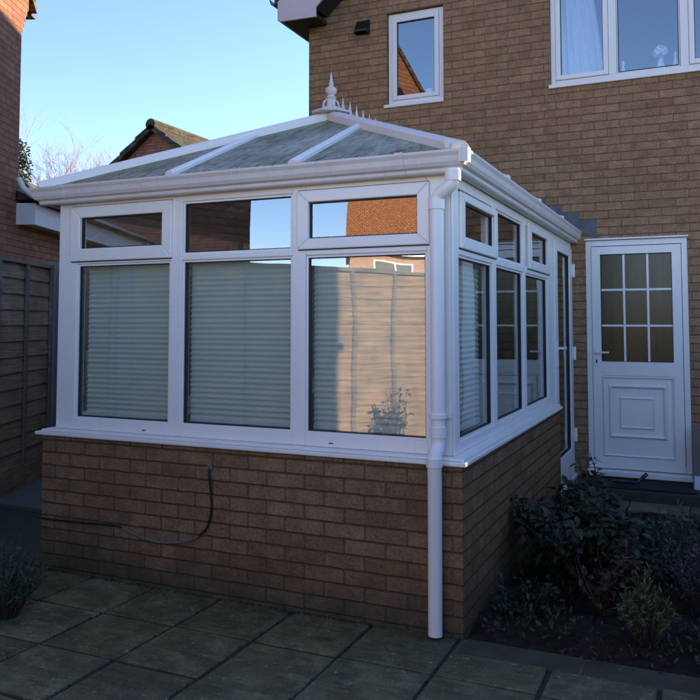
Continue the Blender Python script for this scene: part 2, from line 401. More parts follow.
for i in range(n + 1):
    for j in range(n + 1):
        x = .054 + (3.26 - .054) * i / n; y = -.03 + (2.9 + .03) * j / n
        vs.append((x, y, GZ - .008 + .035 * math.sin(x * 9 + y * 5) * math.sin(y * 7) * (1 if 0 < j < n else 0) + random.uniform(-.01, .012)))
mb.add(vs, [(i * (n + 1) + j, (i + 1) * (n + 1) + j, (i + 1) * (n + 1) + j + 1, i * (n + 1) + j + 1) for i in range(n) for j in range(n)])
struct(mb.build('flower_bed', M['soil'], smooth=True))
mb = MB()
for i in range(7):
    mb.box(.07 + i * .455, .07 + (i + 1) * .455 - .008, 2.92, 3.24, GZ - .05, GZ + .012, random.random())
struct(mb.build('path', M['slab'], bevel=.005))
struct(MB().box(-5.2, -2.6, .0, 1.0, GZ - .05, GZ - .004).build('gravel_strip', M['paver']))
struct(MB().box(-5.2, -2.6, 1.0, 2.0, GZ - .05, GZ + .03).build('side_path', M['path'], bevel=.01))

# ---------------------------------------------------------------- main house
XL, XR = -2.72, 2.70
RX = -.05; SL = .868
house = thing('brick_house', 'two-storey brown brick house with white gable boards behind the conservatory', 'house', (0, D, 0))
def roofz(x): return 4.99 + SL * (x - XL) if x < RX else 4.99 + SL * (RX - XL) - SL * (x - RX)
def wall_with_holes(mb, xs, holes, y0, y1, topf):
    xs = sorted(set(xs + [h[0] for h in holes] + [h[1] for h in holes]))
    for a, b in zip(xs[:-1], xs[1:]):
        m = (a + b) / 2; hs = sorted([h for h in holes if h[0] <= m <= h[1]], key=lambda h: h[2])
        z = -.1
        for h in hs:
            mb.box(a, b, y0, y1, z, h[2]); z = h[3]
        mb.prism([(a, z), (b, z), (b, topf(b)), (a, topf(a))], 'y', y0, y1)
holes = [(-.165, 1.6, 3.69, 4.78), (-1.822, -1.211, 3.68, 4.65), (.125, .99, .10, 2.205)]
mb = MB(); wall_with_holes(mb, [XL, RX, XR], holes, 0, .28, roofz)
mb.box(XL, XL + .28, .28, 10, -.1, roofz(XL) - .005); mb.box(XR - .28, XR, .28, 10, -.1, roofz(XR) - .005)
mb2 = MB(); wall_with_holes(mb2, [XL, RX, XR], [], 10, 10.28, roofz)
for v in mb2.v: pass
mb.add(mb2.v, mb2.f)
mb.build('wall', M['brick'], house)
mb = MB()                                       # roof: two slopes with thickness, tiles in the material
ov = .25; yf = -.32; zt = .20
for sgn in (-1, 1):
    xe = XL - ov if sgn < 0 else XR + ov
    ze = roofz(XL) - SL * ov + .03; zr = roofz(RX) + .03
    if sgn > 0: ze = roofz(XR) - SL * ov + .03
    mb.prism([(xe, ze), (RX, zr), (RX, zr + .14), (xe, ze + .12)], 'y', yf, 10.6)
mb.tube([(RX, yf, roofz(RX) + .15), (RX, 10.6, roofz(RX) + .15)], .12, 10)
rf = mb.build('roof', M['tile'], house)
# bargeboard + box end seen at the top of the picture
mb = MB()
bz = 4.62
mb.prism([(XL - .185, bz), (-2.475, bz - .012), (-2.475, bz + .09), (RX, bz + .09 + SL * (RX + 2.475)), (RX, roofz(RX) + .025), (XL - .185, roofz(XL) - SL * .185 + .02)], 'y', yf - .012, yf + .012)
mb.build('bargeboard', M['fascia'], house)
mb = MB(); mb.prism([(XR + .185, bz), (XR - .245, bz), (XR - .245, bz + .09), (RX + .002, bz + .09 + SL * (XR - .245 - RX)), (RX + .002, roofz(RX) + .025), (XR + .185, roofz(XR) - SL * .185 + .02)], 'y', yf - .012, yf + .012)
mb.build('bargeboard', M['fascia'], house)
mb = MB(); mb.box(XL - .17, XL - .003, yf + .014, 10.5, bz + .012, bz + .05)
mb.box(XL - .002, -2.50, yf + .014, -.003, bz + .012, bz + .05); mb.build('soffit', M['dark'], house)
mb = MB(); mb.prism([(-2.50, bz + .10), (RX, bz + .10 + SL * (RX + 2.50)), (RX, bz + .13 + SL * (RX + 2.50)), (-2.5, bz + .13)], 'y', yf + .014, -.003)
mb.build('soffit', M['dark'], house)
mb = MB(); mb.box(XL - .21, XL - .19, yf + .0, 10.5, bz + .02, bz + .24); mb.build('fascia', M['fascia'], house)
mb = MB()
prof = [(0, .0), (-.02, -.055), (-.055, -.075), (-.09, -.055), (-.11, 0), (-.10, 0), (-.083, -.045), (-.055, -.062), (-.028, -.045), (-.01, 0)]
mb.prism([(XL - .215 + a, bz + .27 + b) for a, b in prof], 'y', yf + .02, 10.5); mb.build('gutter', M['black'], house)

def casement(parent, name, x0, x1, z0, z1, y, mull, glassm, sillx=(0, 0), fw=.06, zsill=.035, sash=None):
    mb = MB(); frame_rect(mb, x0, x1, z0, z1, fw * .75, y, y + .07)
    for a, b in mull: mb.box(a, b, y + .002, y + .068, z0 + fw * .75, z1 - fw * .75)
    f = mb.build(name, M['pvc'], parent, bevel=.004)
    xs = [x0 + fw * .75] + [q for m in mull for q in m] + [x1 - fw * .75]
    for k in range(0, len(xs), 2):
        a, b = xs[k], xs[k + 1]
        s_ = sash is None or k // 2 in sash
        fwv = .045 if s_ else .012
        mb = MB(); frame_rect(mb, a + .002, b - .002, z0 + fw * .75 + .002, z1 - fw * .75 - .002, fwv, y - .012 if s_ else y + .012, y + .05)
        sh = mb.build('sash', M['pvc'], f, bevel=.005)
        g = MB(); frame_rect(g, a + .002 + fwv, b - .002 - fwv, z0 + fw * .75 + .002 + fwv, z1 - fw * .75 - .002 - fwv, .005, y + .008, y + .03)
        g.build('gasket', M['gasket'], f)
        pane(f, a + fwv + .002, b - fwv - .002, z0 + fw * .75 + .002 + fwv, z1 - fw * .75 - .002 - fwv, y + .018, mat=glassm)
    mb = MB(); mb.box(x0 - sillx[0], x1 + sillx[1], y - .055, y + .07, z0 - zsill, z0 - .002)
    mb.build('sill', M['pvc'], f, bevel=.004)
    return f
casement(house, 'window', -.163, 1.598, 3.69, 4.778, .035, [(.36, .43), (.97, 1.04)], M['uglass'], (.014, .0), sash=(0, 2))
casement(house, 'window', -1.812, -1.221, 3.69, 4.642, .035, [], M['uglass'], (.035, .01))
# inner rooms
mb = MB(); mb.box(-2.40, 2.28, 3.2, 3.25, 3.0, 5.6); mb.build('partition_wall', M['plaster'], house)
mb = MB(); mb.box(-2.42, 2.30, .30, 9.98, 2.6, 2.8); mb.build('upper_floor', M['plaster'], house)
mb = MB(); mb.box(-2.42, 2.30, .30, 9.98, 5.0, 5.05); mb.build('ceiling', M['plaster'], house)

# back door (in the house wall)
mb = MB(); y0 = .01
frame_rect(mb, .127, .988, .155, 2.203, .05, y0, y0 + .07)
mb.box(.119, .997, -.014, .06, 2.206, 2.222)
door = mb.build('door', M['pvc'], house, bevel=.004)
mb = MB(); mb.box(.120, .994, -.075, .08, .100, .150); mb.build('threshold', M['pvc'], door, bevel=.008)
mb = MB()
frame_rect(mb, .181, .934, .165, 2.145, .075, -.006, .05, wb=.10, wt=.07)       # leaf stiles and rails
mb.box(.256, .859, -.006, .05, .985, 1.108)
mb.box(.254, .861, .006, .045, .262, .988)                                          # lower panel
def ring(mb, x0, x1, z0, z1, w, y0, y1):
    """raised bead with sloping sides facing -y"""
    o = [(x0, z0), (x1, z0), (x1, z1), (x0, z1)]; h = w / 2
    m = [(x0 + h, z0 + h), (x1 - h, z0 + h), (x1 - h, z1 - h), (x0 + h, z1 - h)]; i = [(x0 + w, z0 + w), (x1 - w, z0 + w), (x1 - w, z1 - w), (x0 + w, z1 - w)]
    vs = [(x, y1, z) for x, z in o] + [(x, y0, z) for x, z in m] + [(x, y1, z) for x, z in i]
    fs = [(k, (k + 1) % 4, 4 + (k + 1) % 4, 4 + k) for k in range(4)] + [(4 + k, 4 + (k + 1) % 4, 8 + (k + 1) % 4, 8 + k) for k in range(4)]
    mb.add(vs, fs)
ring(mb, .256, .859, .265, .982, .024, -.012, .0055)
ring(mb, .306, .80, .43, .91, .040, -.020, .0055)
ring(mb, .400, .70, .515, .80, .030, -.014, .0055)
mb.box(.415, .685, -.004, .0055, .53, .785)
mb.build('door_leaf', M['pvc'], door)
mb = MB(); mb.box(.256, .859, .02, .03, 1.108, 2.075); mb.build('glass', M['obscure'], door)
mb = MB()
for k in (1, 2):
    x = .256 + .603 * k / 3; mb.box(x - .009, x + .009, .009, .022, 1.108, 2.075)
for k in (1, 2):
    z = 1.108 + .967 * k / 3
    for a in range(3):
        xa = .256 + .603 * a / 3 + (.0092 if a else 0); xb = .256 + .603 * (a + 1) / 3 - (.0092 if a < 2 else 0); mb.box(xa, xb, .009, .022, z - .009, z + .009)
mb.build('glazing_bar', M['pvc'], door)
mb = MB(); frame_rect(mb, .256, .859, 1.108, 2.075, .006, .004, .02); mb.build('gasket', M['gasket'], door)
mb = MB(); mb.box(.198, .226, -.014, -.006, 1.08, 1.23); mb.tube([(.212, -.01, 1.19), (.212, -.055, 1.19), (.235, -.058, 1.19), (.325, -.058, 1.19)], .009, 8)
mb.build('handle', M['pvc'], door, smooth=True)
mb = MB(); mb.box(.206, .218, -.017, -.0145, 1.095, 1.125); mb.build('keyhole', M['black'], door)
# black vent cowl high on the wall
mb = MB(); mb.box(-2.153, -2.005, -.012, -.001, 4.465, 4.612)
mb.prism([(-.012, 4.612), (-.085, 4.50), (-.085, 4.478), (-.012, 4.59)], 'x', -2.15, -2.008)
mb.prism([(-.013, 4.59), (-.085, 4.478), (-.085, 4.465), (-.013, 4.465)], 'x', -2.153, -2.146)
mb.prism([(-.013, 4.59), (-.085, 4.478), (-.085, 4.465), (-.013, 4.465)], 'x', -2.012, -2.005)
mb.build('vent', M['black'], house)
# lead flashing stepped down both roof slopes
mb = MB()
AX = -1.27; RZ = 2.905
def croof(x): return RZ - (abs(x - AX)) * .433
k = 0; x = AX
for sgn in (1, -1):
    for i in range(10):
        a = AX + sgn * i * .15; b = AX + sgn * (i + 1) * .15
        zt_ = math.ceil((croof(a) + .075) / .075) * .075
        mb.prism([(min(a, b), croof(min(a, b)) - .03), (max(a, b), croof(max(a, b)) - .03), (max(a, b), zt_), (min(a, b), zt_)], 'y', -.007, -.0025)
mb.build('lead_flashing', M['lead'], house)

# things in the upstairs windows
def curtain(x0, x1, z0, z1, y, label, gather):
    mb = MB(); n = 60; vs = []; zz = [z0 + (z1 - z0) * j / 8 for j in range(9)]
    for j, z in enumerate(zz):
        f = gather(j / 8)
        for i in range(n + 1):
            u = i / n; x = x0 + (x1 - x0) * u * f; vs.append((x, y + .022 * math.sin(u * 44) + .01 * math.sin(u * 17 + j), z))
    mb.add(vs, [(j * (n + 1) + i, j * (n + 1) + i + 1, (j + 1) * (n + 1) + i + 1, (j + 1) * (n + 1) + i) for j in range(8) for i in range(n)])
    return tag(mb.build('curtain', M['curtain'], smooth=True), label, 'curtain')
curtain(-.12, .33, 3.70, 4.76, D + .17, 'pale blue-white curtain hanging behind the left light of the wide upstairs window', lambda t: 1 - .30 * t)
v = thing('flower_vase', 'white flower in a small vase on the sill of the wide upstairs window', 'vase', (.80, D + .15, 3.76))
MB().lathe([(.0, 0), (.03, 0), (.036, .03), (.022, .075), (.028, .09)], (0, 0, 0)).build('vase', M['ceramic'], v, smooth=True)
mb = MB()
for k in range(34):
    th = k * 2.4; ph = math.acos(1 - 1.5 * k / 34); d = Vector((math.sin(ph) * math.cos(th), math.sin(ph) * math.sin(th), math.cos(ph)))
    c = Vector((0, 0, .155)) + d * .055; a = d.orthogonal().normalized() * .024; b = d.cross(a).normalized() * .024
    mb.add([c - a, c - b * .8 + d * .008, c + a + d * .012, c + b * .8 + d * .008], [(0, 1, 2, 3)])
mb.tube([(0, 0, .05), (0, 0, .15)], .005, 6)
mb.build('flower', M['petal'], v)
tag(MB().lathe([(.0, 0), (.022, 0), (.02, .03), (.012, .06), (.017, .09), (.013, .11), (0, .12)], (.475, D + .14, 3.76)).build('figurine', M['ceramic'], smooth=True), 'small pale ornament on the upstairs sill, left of the white flower', 'ornament')
tag(MB().lathe([(.0, 0), (.025, 0), (.02, .05), (.01, .10), (.013, .13), (0, .15)], (.925, D + .14, 3.76)).build('figurine', M['ceramic'], smooth=True), 'tall pale ornament on the upstairs sill, right of the white flower', 'ornament')
mb = MB(); mb.lathe([(0, 0), (.03, 0), (.036, .08), (.033, .08), (.028, .006), (0, .006)], (-1.40, D + .12, 3.755))
tag(mb.build('cup', M['ceramic'], smooth=True), 'small white cup standing in the narrow upstairs window', 'cup')
f = thing('photo_frame', 'small picture frame on the sill in front of the pale curtain', 'picture frame', (.13, D + .12, 3.745))
frame_rect(MB(), -.05, .05, 0, .075, .01, 0, .012).build('frame', M['ceramic'], f); MB().box(-.04, .04, .004, .008, .01, .065).build('picture', M['card'], f)

# ---------------------------------------------------------------- conservatory
XW = -2.53
cons = thing('conservatory', 'white upvc conservatory on a brown brick dwarf wall with mossy polycarbonate roof', 'conservatory')
mb = MB(); b = .052; t = .22
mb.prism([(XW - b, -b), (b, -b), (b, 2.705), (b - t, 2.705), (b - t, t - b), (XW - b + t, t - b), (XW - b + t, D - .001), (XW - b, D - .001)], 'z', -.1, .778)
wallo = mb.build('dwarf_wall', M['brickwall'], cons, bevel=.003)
mb = MB(); mb.box(XW + .17, -.17, .17, D - .002, -.05, .06); mb.box(-.17, -.01, 2.71, D - .002, -.05, .06); mb.build('floor', M['floor'], cons)
# sill with nose
def sill_strip(mb, o, z0, z1, inn):
    yE = 2.70
    mb.prism([(XW - o - .02, -o), (o, -o), (o, yE), (-inn, yE), (-inn, inn), (XW + inn, inn), (XW + inn, D - .003), (XW - o - .02, D - .003)], 'z', z0, z1)
mb = MB(); sill_strip(mb, .075, .779, .800, .18)
MB_s = mb
mb.prism([(XW - .055, -.060), (.060, -.060), (.060, 2.695), (-.1, 2.695), (-.1, .1), (XW + .1, .1), (XW + .1, D - .004), (XW - .055, D - .004)], 'z', .8005, .8145)
mb.build('sill', M['pvc'], cons, bevel=.005)
# front framework: y 0 .. .07
def bars(mb, vert, horiz, y0, y1, axis):
    for a, b, z0, z1 in vert + horiz:
        if axis == 'y': mb.box(a, b, y0, y1, z0, z1)
        else: mb.box(y1, y0, a, b, z0, z1)
ZB, ZT = .8155, 2.19
LZ0, LZ1, TZ = .892, 1.803, 1.858
fx = [(-2.53, -2.385), (-1.688, -1.607), (-.893, -.812), (-.135, -.012)]
mb = MB()
for a, b_ in fx: mb.box(a, b_, 0, .07, ZB, ZT)
for (a0, a1), (b0, b1) in zip(fx[:-1], fx[1:]):
    mb.box(a1, b0, 0, .07, ZB, LZ0 - .012); mb.box(a1, b0, 0.0, .07, LZ1 + .012, TZ - .012); mb.box(a1, b0, 0, .07, 2.152, ZT)
wf0 = mb.build('window_frame', M['pvc'], cons, bevel=.004)
for x in (-1.86, -.66): MB().box(x - .013, x + .013, -.0012, -.0004, .834, .8395).build('drain_slot', M['gasket'], wf0)
mb = MB(); mb.prism([(-.011, -.001), (.001, .011), (.001, .078), (-.012, .085), (-.07, .072), (-.011, .0715)], 'z', ZB, ZT + .0); mb.box(-.009, -.004, -.004, .004, ZB, ZT)
mb.build('corner_post', M['pvc'], cons, bevel=.003)
def fixed_light(x0, x1, z0, z1, axis, y):
    s = 1 if axis == 'y' else -1
    mb = MB(); frame_rect(mb, x0 + .0006, x1 - .0006, z0 + .0006, z1 - .0006, .0115, *sorted((y + s * .010, y + s * .06)), axis=axis)
    f = mb.build('glazing_bead', M['pvc'], cons)
    g = MB(); frame_rect(g, x0 + .0122, x1 - .0122, z0 + .0122, z1 - .0122, .005, *sorted((y + s * .018, y + s * .05)), axis=axis); g.build('gasket', M['gasket'], f)
    pane(f, x0 + .013, x1 - .013, z0 + .013, z1 - .013, y + s * .028, axis)
def sash(x0, x1, z0, z1, gx0, gx1, gz0, gz1, axis, y):
    s = 1 if axis == 'y' else -1
    mb = MB(); ys = sorted((y - s * .016, y + s * .045)); q = .016
    for pl in ([(x0, z0), (gx0, gz0), (gx0, gz1), (x0, z1)], [(x1, z0), (x1, z1), (gx1, gz1), (gx1, gz0)], [(x0, z0), (x1, z0), (gx1, gz0), (gx0, gz0)], [(x0, z1), (gx0, gz1), (gx1, gz1), (x1, z1)]):
        mb.prism(pl, axis, ys[0], ys[1])                # mitred corners
    f = mb.build('opening_window', M['pvc'], cons, bevel=.006)
    g = MB(); frame_rect(g, gx0 + .0006, gx1 - .0006, gz0 + .0006, gz1 - .0006, .006, *sorted((y + s * .004, y + s * .03)), axis=axis); g.build('gasket', M['gasket'], f)
    g = MB(); frame_rect(g, x0 + .004, x1 - .004, z0 - .0055, z1 + .004, .012, *sorted((y - s * .0035, y - s * .0005)), axis=axis); g.build('gasket', M['gasket'], f)
    pane(f, gx0 + .002, gx1 - .002, gz0 + .002, gz1 - .002, y + s * .014, axis)
for (a0, a1), (b0, b1) in zip(fx[:-1], fx[1:]):
    fixed_light(a1, b0, LZ0 - .012, LZ1 + .012, 'y', 0)
fixed_light(-1.607, -.893, TZ - .012, 2.152, 'y', 0)
sash(-2.432, -1.672, 1.831, 2.166, -2.355, -1.742, 1.908, 2.097, 'y', 0)
sash(-.858, -.118, 1.846, 2.160, -.789, -.183, 1.903, 2.096, 'y', 0)
# side framework: x -.07 .. 0
sy = [(.012, .080), (.790, .873), (1.630, 1.712), (2.540, 2.70)]
sy = [(.086, .087 + .0)] + sy[1:]
mb = MB()
mb.box(-.07, 0, .0792, .0925, ZB, ZT)
sy[0] = (.0792, .0925)
for a, b_ in sy[1:]: mb.box(-.07, 0, a, b_, ZB, ZT)
for (a0, a1), (b0, b1) in zip(sy[:-1], sy[1:]):
    mb.box(-.07, 0, a1, b0, ZB, LZ0 - .020); mb.box(-.07, 0, a1, b0, LZ1 - .004, TZ - .016); mb.box(-.07, 0, a1, b0, 2.132, ZT)
mb.build('window_frame', M['pvc'], cons, bevel=.004)
for (a0, a1), (b0, b1) in zip(sy[:-1], sy[1:]):
    fixed_light(a1, b0, LZ0 - .020, LZ1 - .004, 'x', 0)
fixed_light(.873, 1.630, TZ - .016, 2.132, 'x', 0)
sash(.092, .862, 1.832, 2.118, .172, .796, 1.895, 2.075, 'x', 0)
sash(1.762, 2.600, 1.832, 2.148, 1.87, 2.485, 1.898, 2.098, 'x', 0)
# side door
mb = MB(); mb.box(-.07, 0, 2.703, 2.765, .10, ZT); mb.box(-.07, 0, 3.675, D - .003, .10, ZT); mb.box(-.07, 0, 2.765, 3.675, 2.13, ZT); mb.box(-.09, .03, 2.705, D - .004, .062, .0985)
dr = mb.build('door', M['pvc'], cons, bevel=.004)
mb = MB(); frame_rect(mb, 2.772, 3.668, .104, 2.125, .125, -.05, .018, 'x', wb=.24, wt=.075); mb.build('door_leaf', M['pvc'], dr, bevel=.006)
g = MB(); frame_rect(g, 2.8975, 3.5425, .3445, 2.0495, .006, -.02, .004, 'x'); g.build('gasket', M['gasket'], dr)
pane(dr, 2.90, 3.54, .346, 2.048, -.012, 'x')
mb = MB(); mb.box(.0185, .027, 2.80, 2.835, 1.10, 1.31); mb.tube([(.024, 2.82, 1.25), (.068, 2.82, 1.25), (.07, 2.85, 1.25), (.07, 2.93, 1.25)], .010, 8); mb.build('handle', M['pvc'], dr, smooth=True)
for z in (.45, 1.18, 1.93):
    mb = MB(); mb.tube([(.030, 3.672, z - .06), (.030, 3.672, z + .06)], .013, 8); mb.box(.0185, .026, 3.63, 3.71, z - .045, z + .045); mb.build('hinge', M['pvc'], dr)
# left side framework (seen through the glass only)
mb = MB()
ly = [(.071, .13), (1.0, 1.08), (1.95, 2.03), (2.85, 2.93), (3.66, D - .003)]
for a, b_ in ly: mb.box(XW + .0, XW + .07, a, b_, ZB, ZT)
for (a0, a1), (b0, b1) in zip(ly[:-1], ly[1:]):
    for z0, z1 in ((ZB, .89), (1.81, 1.86), (2.14, ZT)): mb.box(XW, XW + .07, a1, b0, z0, z1)
wf = mb.build('window_frame', M['pvc'], cons, bevel=.004)
for (a0, a1), (b0, b1) in zip(ly[:-1], ly[1:]):
    for z0, z1 in ((.89, 1.81), (1.86, 2.14)): pane(wf, a1, b0, z0, z1, XW + .03, 'x')
# eaves beam, gutter, roof
mb = MB()
def loop(o, z, ol=0): return [(XW - o - ol, D - .003, z), (XW - o - ol, -o, z), (o, -o, z), (o, D - .003, z)]
def sweep(mb, prof, ol=.0):
    n = len(prof); vs = []
    for o, z in prof: vs += loop(o, z, ol)
    fs = []
    for i in range(n):
        j = (i + 1) % n
        for k in range(3): fs.append((i * 4 + k, i * 4 + k + 1, j * 4 + k + 1, j * 4 + k))
    fs += [tuple(i * 4 for i in range(n)), tuple(i * 4 + 3 for i in range(n))[::-1]]
    mb.add(vs, fs)
sweep(mb, [(-.065, 2.1905), (.006, 2.1905), (.006, 2.275), (-.065, 2.30)])
mb.build('eaves_beam', M['eave_shade'], cons)  # shade and reflected warmth under the gutter put into the beam's beige colour
mb = MB()
gp = [(.007, 2.186), (.052, 2.186), (.060, 2.194), (.060, 2.210), (.078, 2.218), (.088, 2.236), (.092, 2.262), (.102, 2.280), (.102, 2.292), (.094, 2.292), (.084, 2.268), (.080, 2.240), (.056, 2.222), (.016, 2.222), (.014, 2.29), (.007, 2.29)]
sweep(mb, gp, .055)
gut = mb.build('gutter', M['pvcd'], cons, bevel=.002)
for x in (-2.44, -.245):                     # gutter unions
    mb = MB()
    q = [(-.0 - o - .003, z) for o, z in [(.052, 2.183), (.063, 2.192), (.063, 2.208), (.081, 2.216), (.091, 2.236), (.095, 2.262), (.105, 2.279), (.105, 2.295), (.098, 2.295), (.05, 2.183)]]
    mb.prism(q, 'x', x - .022, x + .022); mb.build('gutter_union', M['pvcd'], gut)
# gutter corner piece (outside angle)
mb = MB(); mb.prism([(.108, -.060), (.108, -.108), (.060, -.108), (.060, -.1055), (.1055, -.1055), (.1055, -.060)], 'z', 2.225, 2.295)
mb.build('gutter_angle', M['pvcd'], gut, bevel=.002)
# roof facets
E0x, E1x, Ey = XW - .105, .055, -.055; ez = 2.278
Ax, Ay = AX, Ey + (E1x - AX); az = RZ - .02
PT = .016
def facet(pts):
    mb = MB(); n = len(pts); a = Vector(pts[0]); nrm = (Vector(pts[1]) - a).cross(Vector(pts[2]) - a).normalized()
    if nrm.z < 0: nrm = -nrm
    vs = [Vector(p) for p in pts] + [Vector(p) + nrm * PT for p in pts]
    mb.add(vs, [tuple(range(n)), tuple(range(n, 2 * n))] + [(i, (i + 1) % n, n + (i + 1) % n, n + i) for i in range(n)])
    return mb.build('roof', M['poly'], cons)
facet([(E0x, Ey, ez), (E1x, Ey, ez), (Ax, Ay, az)])
facet([(E1x, Ey, ez), (E1x, D - .012, ez), (Ax, D - .012, az), (Ax, Ay, az)])
facet([(E0x, Ey, ez), (E0x, D - .012, ez), (Ax, D - .012, az), (Ax, Ay, az)])
def rbar(p0, p1, w, h, mat=None, name='glazing_bar', up=Vector((0, 0, 1)), extra=True):
    p0, p1 = Vector(p0), Vector(p1); d = (p1 - p0).normalized(); s = d.cross(up).normalized(); n = s.cross(d).normalized()
    if n.z < 0: n = -n
    mb = MB(); pr = [(-w / 2, -.026), (w / 2, -.026), (w / 2, h * .5), (w * .22, h), (-w * .22, h), (-w / 2, h * .5)]
    vs = [p0 + s * a + n * b for a, b in pr] + [p1 + s * a + n * b for a, b in pr]; k = len(pr)
    mb.add(vs, [tuple(range(k)), tuple(range(k, 2 * k))] + [(i, (i + 1) % k, k + (i + 1) % k, k + i) for i in range(k)])
    return mb.build(name, mat or M['pvc'], cons, bevel=.002)
up_ = .022
def zf(y): return ez + (az - ez) * (y - Ey) / (Ay - Ey)
for x in (-1.655, -.855):
    yt = Ey + (x - E0x if x < AX else E1x - x) * (Ay - Ey) / (E1x - AX)
    rbar((x, Ey - .008, ez + .022), (x, yt - .03, zf(yt - .03) + .022), .060, .022)
rbar((E0x - .01, Ey - .01, ez + up_ - .005), (Ax, Ay, az + up_ + .01), .085, .036, name='hip_capping')
rbar((E1x + .0, Ey - .0, ez + up_ - .003), (Ax, Ay, az + up_ + .01), .095, .040, mat=M['pvcd'], name='hip_capping')
for y in (.90, 1.88, 2.86):
    for s in (1, -1):
        xe = E1x + .012 if s > 0 else E0x - .012
        tt = 1 if y >= Ay else (y - Ey) / (Ay - Ey)
        xt = (E1x if s > 0 else E0x) + (Ax - (E1x if s > 0 else E0x)) * tt
        rbar((xe, y, ez + up_ - .004), (xt, y, ez + (az - ez) * tt + up_), .055, .030)
    mb = MB(); mb.box(E1x + .0125, E1x + .024, y - .027, y + .027, ez + .015, ez + .052); mb.build('end_cap', M['pvc'], cons, bevel=.004)
mb = MB(); mb.prism([(E1x - .075, ez + .02), (E1x + .008, ez + .012), (E1x + .006, ez + .044), (E1x - .03, ez + .068), (E1x - .085, ez + .082)], 'y', Ey - .018, Ey + .075); mb.build('end_cap', M['pvcd'], cons, bevel=.008)
# ridge, finial, cresting
mb = MB(); mb.prism([(AX - .085, az + .02), (AX - .05, az + .062), (AX + .05, az + .062), (AX + .085, az + .02), (AX + .06, az - .0), (AX - .06, az)], 'y', Ay - .02, D - .014)
ridge = mb.build('ridge', M['pvcd'], cons, bevel=.004)
mb = MB(); mb.lathe([(0, -.012), (.14, -.012), (.145, .0), (.10, .02), (.04, .026), (0, .028)], (AX, Ay, az + .058), 8); mb.build('hub_plate', M['pvcd'], cons)
mb = MB(); mb.lathe([(.0, 0), (.042, 0), (.042, .018), (.030, .024), (.029, .070), (.040, .082), (.026, .094), (.020, .100), (.034, .112), (.042, .130), (.038, .148), (.018, .162), (.015, .172), (.019, .178), (.011, .205), (.005, .25), (.0, .275)], (AX, Ay, az + .084), 20)
for k in range(4):
    th = R(45 + 90 * k); dx, dy = math.cos(th), math.sin(th)
    mb.tube([(AX + dx * .03, Ay + dy * .03, az + .088), (AX + dx * .06, Ay + dy * .06, az + .10), (AX + dx * .052, Ay + dy * .052, az + .135), (AX + dx * .03, Ay + dy * .03, az + .155)], [.008, .008, .007, .004], 6)
mb.build('finial', M['pvcd'], cons, smooth=True)
def crest(y):
    mb = MB(); z = az + .058
    mb.lathe([(0, 0), (.026, 0), (.028, .014), (.016, .024), (.014, .034), (.028, .046), (.031, .058), (.018, .072), (.013, .09), (.006, .13), (0, .17)], (AX, y, z), 10)
    for s in (-1, 1): mb.tube([(AX, y + s * .012, z + .02), (AX, y + s * .042, z + .03), (AX, y + s * .046, z + .05), (AX, y + s * .034, z + .062)], .0065, 6)
    mb.build('cresting', M['pvcd'], ridge, smooth=True)
yy = Ay + .20
while yy < D - .1: crest(yy); yy += .125
# downpipe
mb = MB(); xp = -.066; yp = -.098; r = .034
yu = -.052
mb.tube([(.022, -.070, 2.20), (.022, -.070, 2.148), (.016, -.071, 2.128), (-.002, -.069, 2.112), (-.046, -.058, 2.086), (xp + .006, yu, 2.066), (xp, yu, 2.045), (xp, yu, 1.93)], r, 20)
mb.tube([(xp, yu, 1.97), (xp, yu, .90), (xp, yu - .008, .865), (xp, yp - .004, .835), (xp, yp - .014, .81), (xp, yp - .014, .77), (xp - .003, yp, .72), (xp - .005, yp, .0 + GZ + .018)], r, 20)
dp = mb.build('downpipe', M['pvc'], cons, smooth=True)
def collar(mb, x, y, z, h, rr): mb.tube([(x, y, z - h / 2), (x, y, z + h / 2)], rr, 20)
mb = MB(); pass
for cx_, cy_, cz_, ch_ in ((.022, -.070, 2.165, .05), (xp, yu, 2.035, .05), (xp, yu, .935, .05), (xp, yp - .014, .80, .04)):
    mb = MB(); collar(mb, cx_, cy_, cz_, ch_, .0395); mb.build('pipe_collar', M['pvc'], dp, smooth=True)
mb = MB(); mb.tube([(xp, yu, 1.00), (xp, yu, 1.02)], .043, 20); mb.box(xp - .055, xp + .055, -.014, -.001, .998, 1.022); mb.build('pipe_bracket', M['pvc'], dp)

# pleated blinds (hang inside the panes)
def blind(x0, x1, z0, z1, y, axis, label, g):
    mb = MB(); p = .0305; n = int((z1 - z0) / p) * 2; vs = []
    for i in range(n + 1):
        z = z0 + (z1 - z0) * i / n; o = (.0058 if i % 2 else -.0045)
        # slightly drooping slats
        if axis == 'y': vs += [(x0, y + o, z), (x1, y + o, z)]
        else: vs += [(y - o, x0, z), (y - o, x1, z)]
    mb.add(vs, [(2 * i, 2 * i + 1, 2 * i + 3, 2 * i + 2) for i in range(n)])
    if axis == 'y': bb = (x0, x1, y - .006, y + .012, z0 - .02, z0)
    else: bb = (y - .012, y + .006, x0, x1, z0 - .02, z0)
    b = thing('window_blind', label, 'blind', group=g)
    mb.build('blind_fabric', M['blind'], b); MB().box(*bb).build('bottom_rail', M['pvcd'], b)
    hb = MB()
    if axis == 'y': hb.box(x0, x1, y - .012, y + .02, z1, z1 + .03)
    else: hb.box(y - .02, y + .012, x0, x1, z1, z1 + .03)
    hb.build('head_rail', M['pvcd'], b)
    return b
G = 'pleated blinds lowered behind the conservatory panes'
blind(-2.362, -1.70, .915, 1.80, .085, 'y', 'grey-green pleated blind behind the left front pane of the conservatory', G)
blind(-1.598, -.902, .915, 1.80, .085, 'y', 'grey-green pleated blind behind the middle front pane of the conservatory', G)
blind(-.802, -.145, .915, 1.80, .085, 'y', 'pleated blind behind the right front pane, beside the downpipe', G)
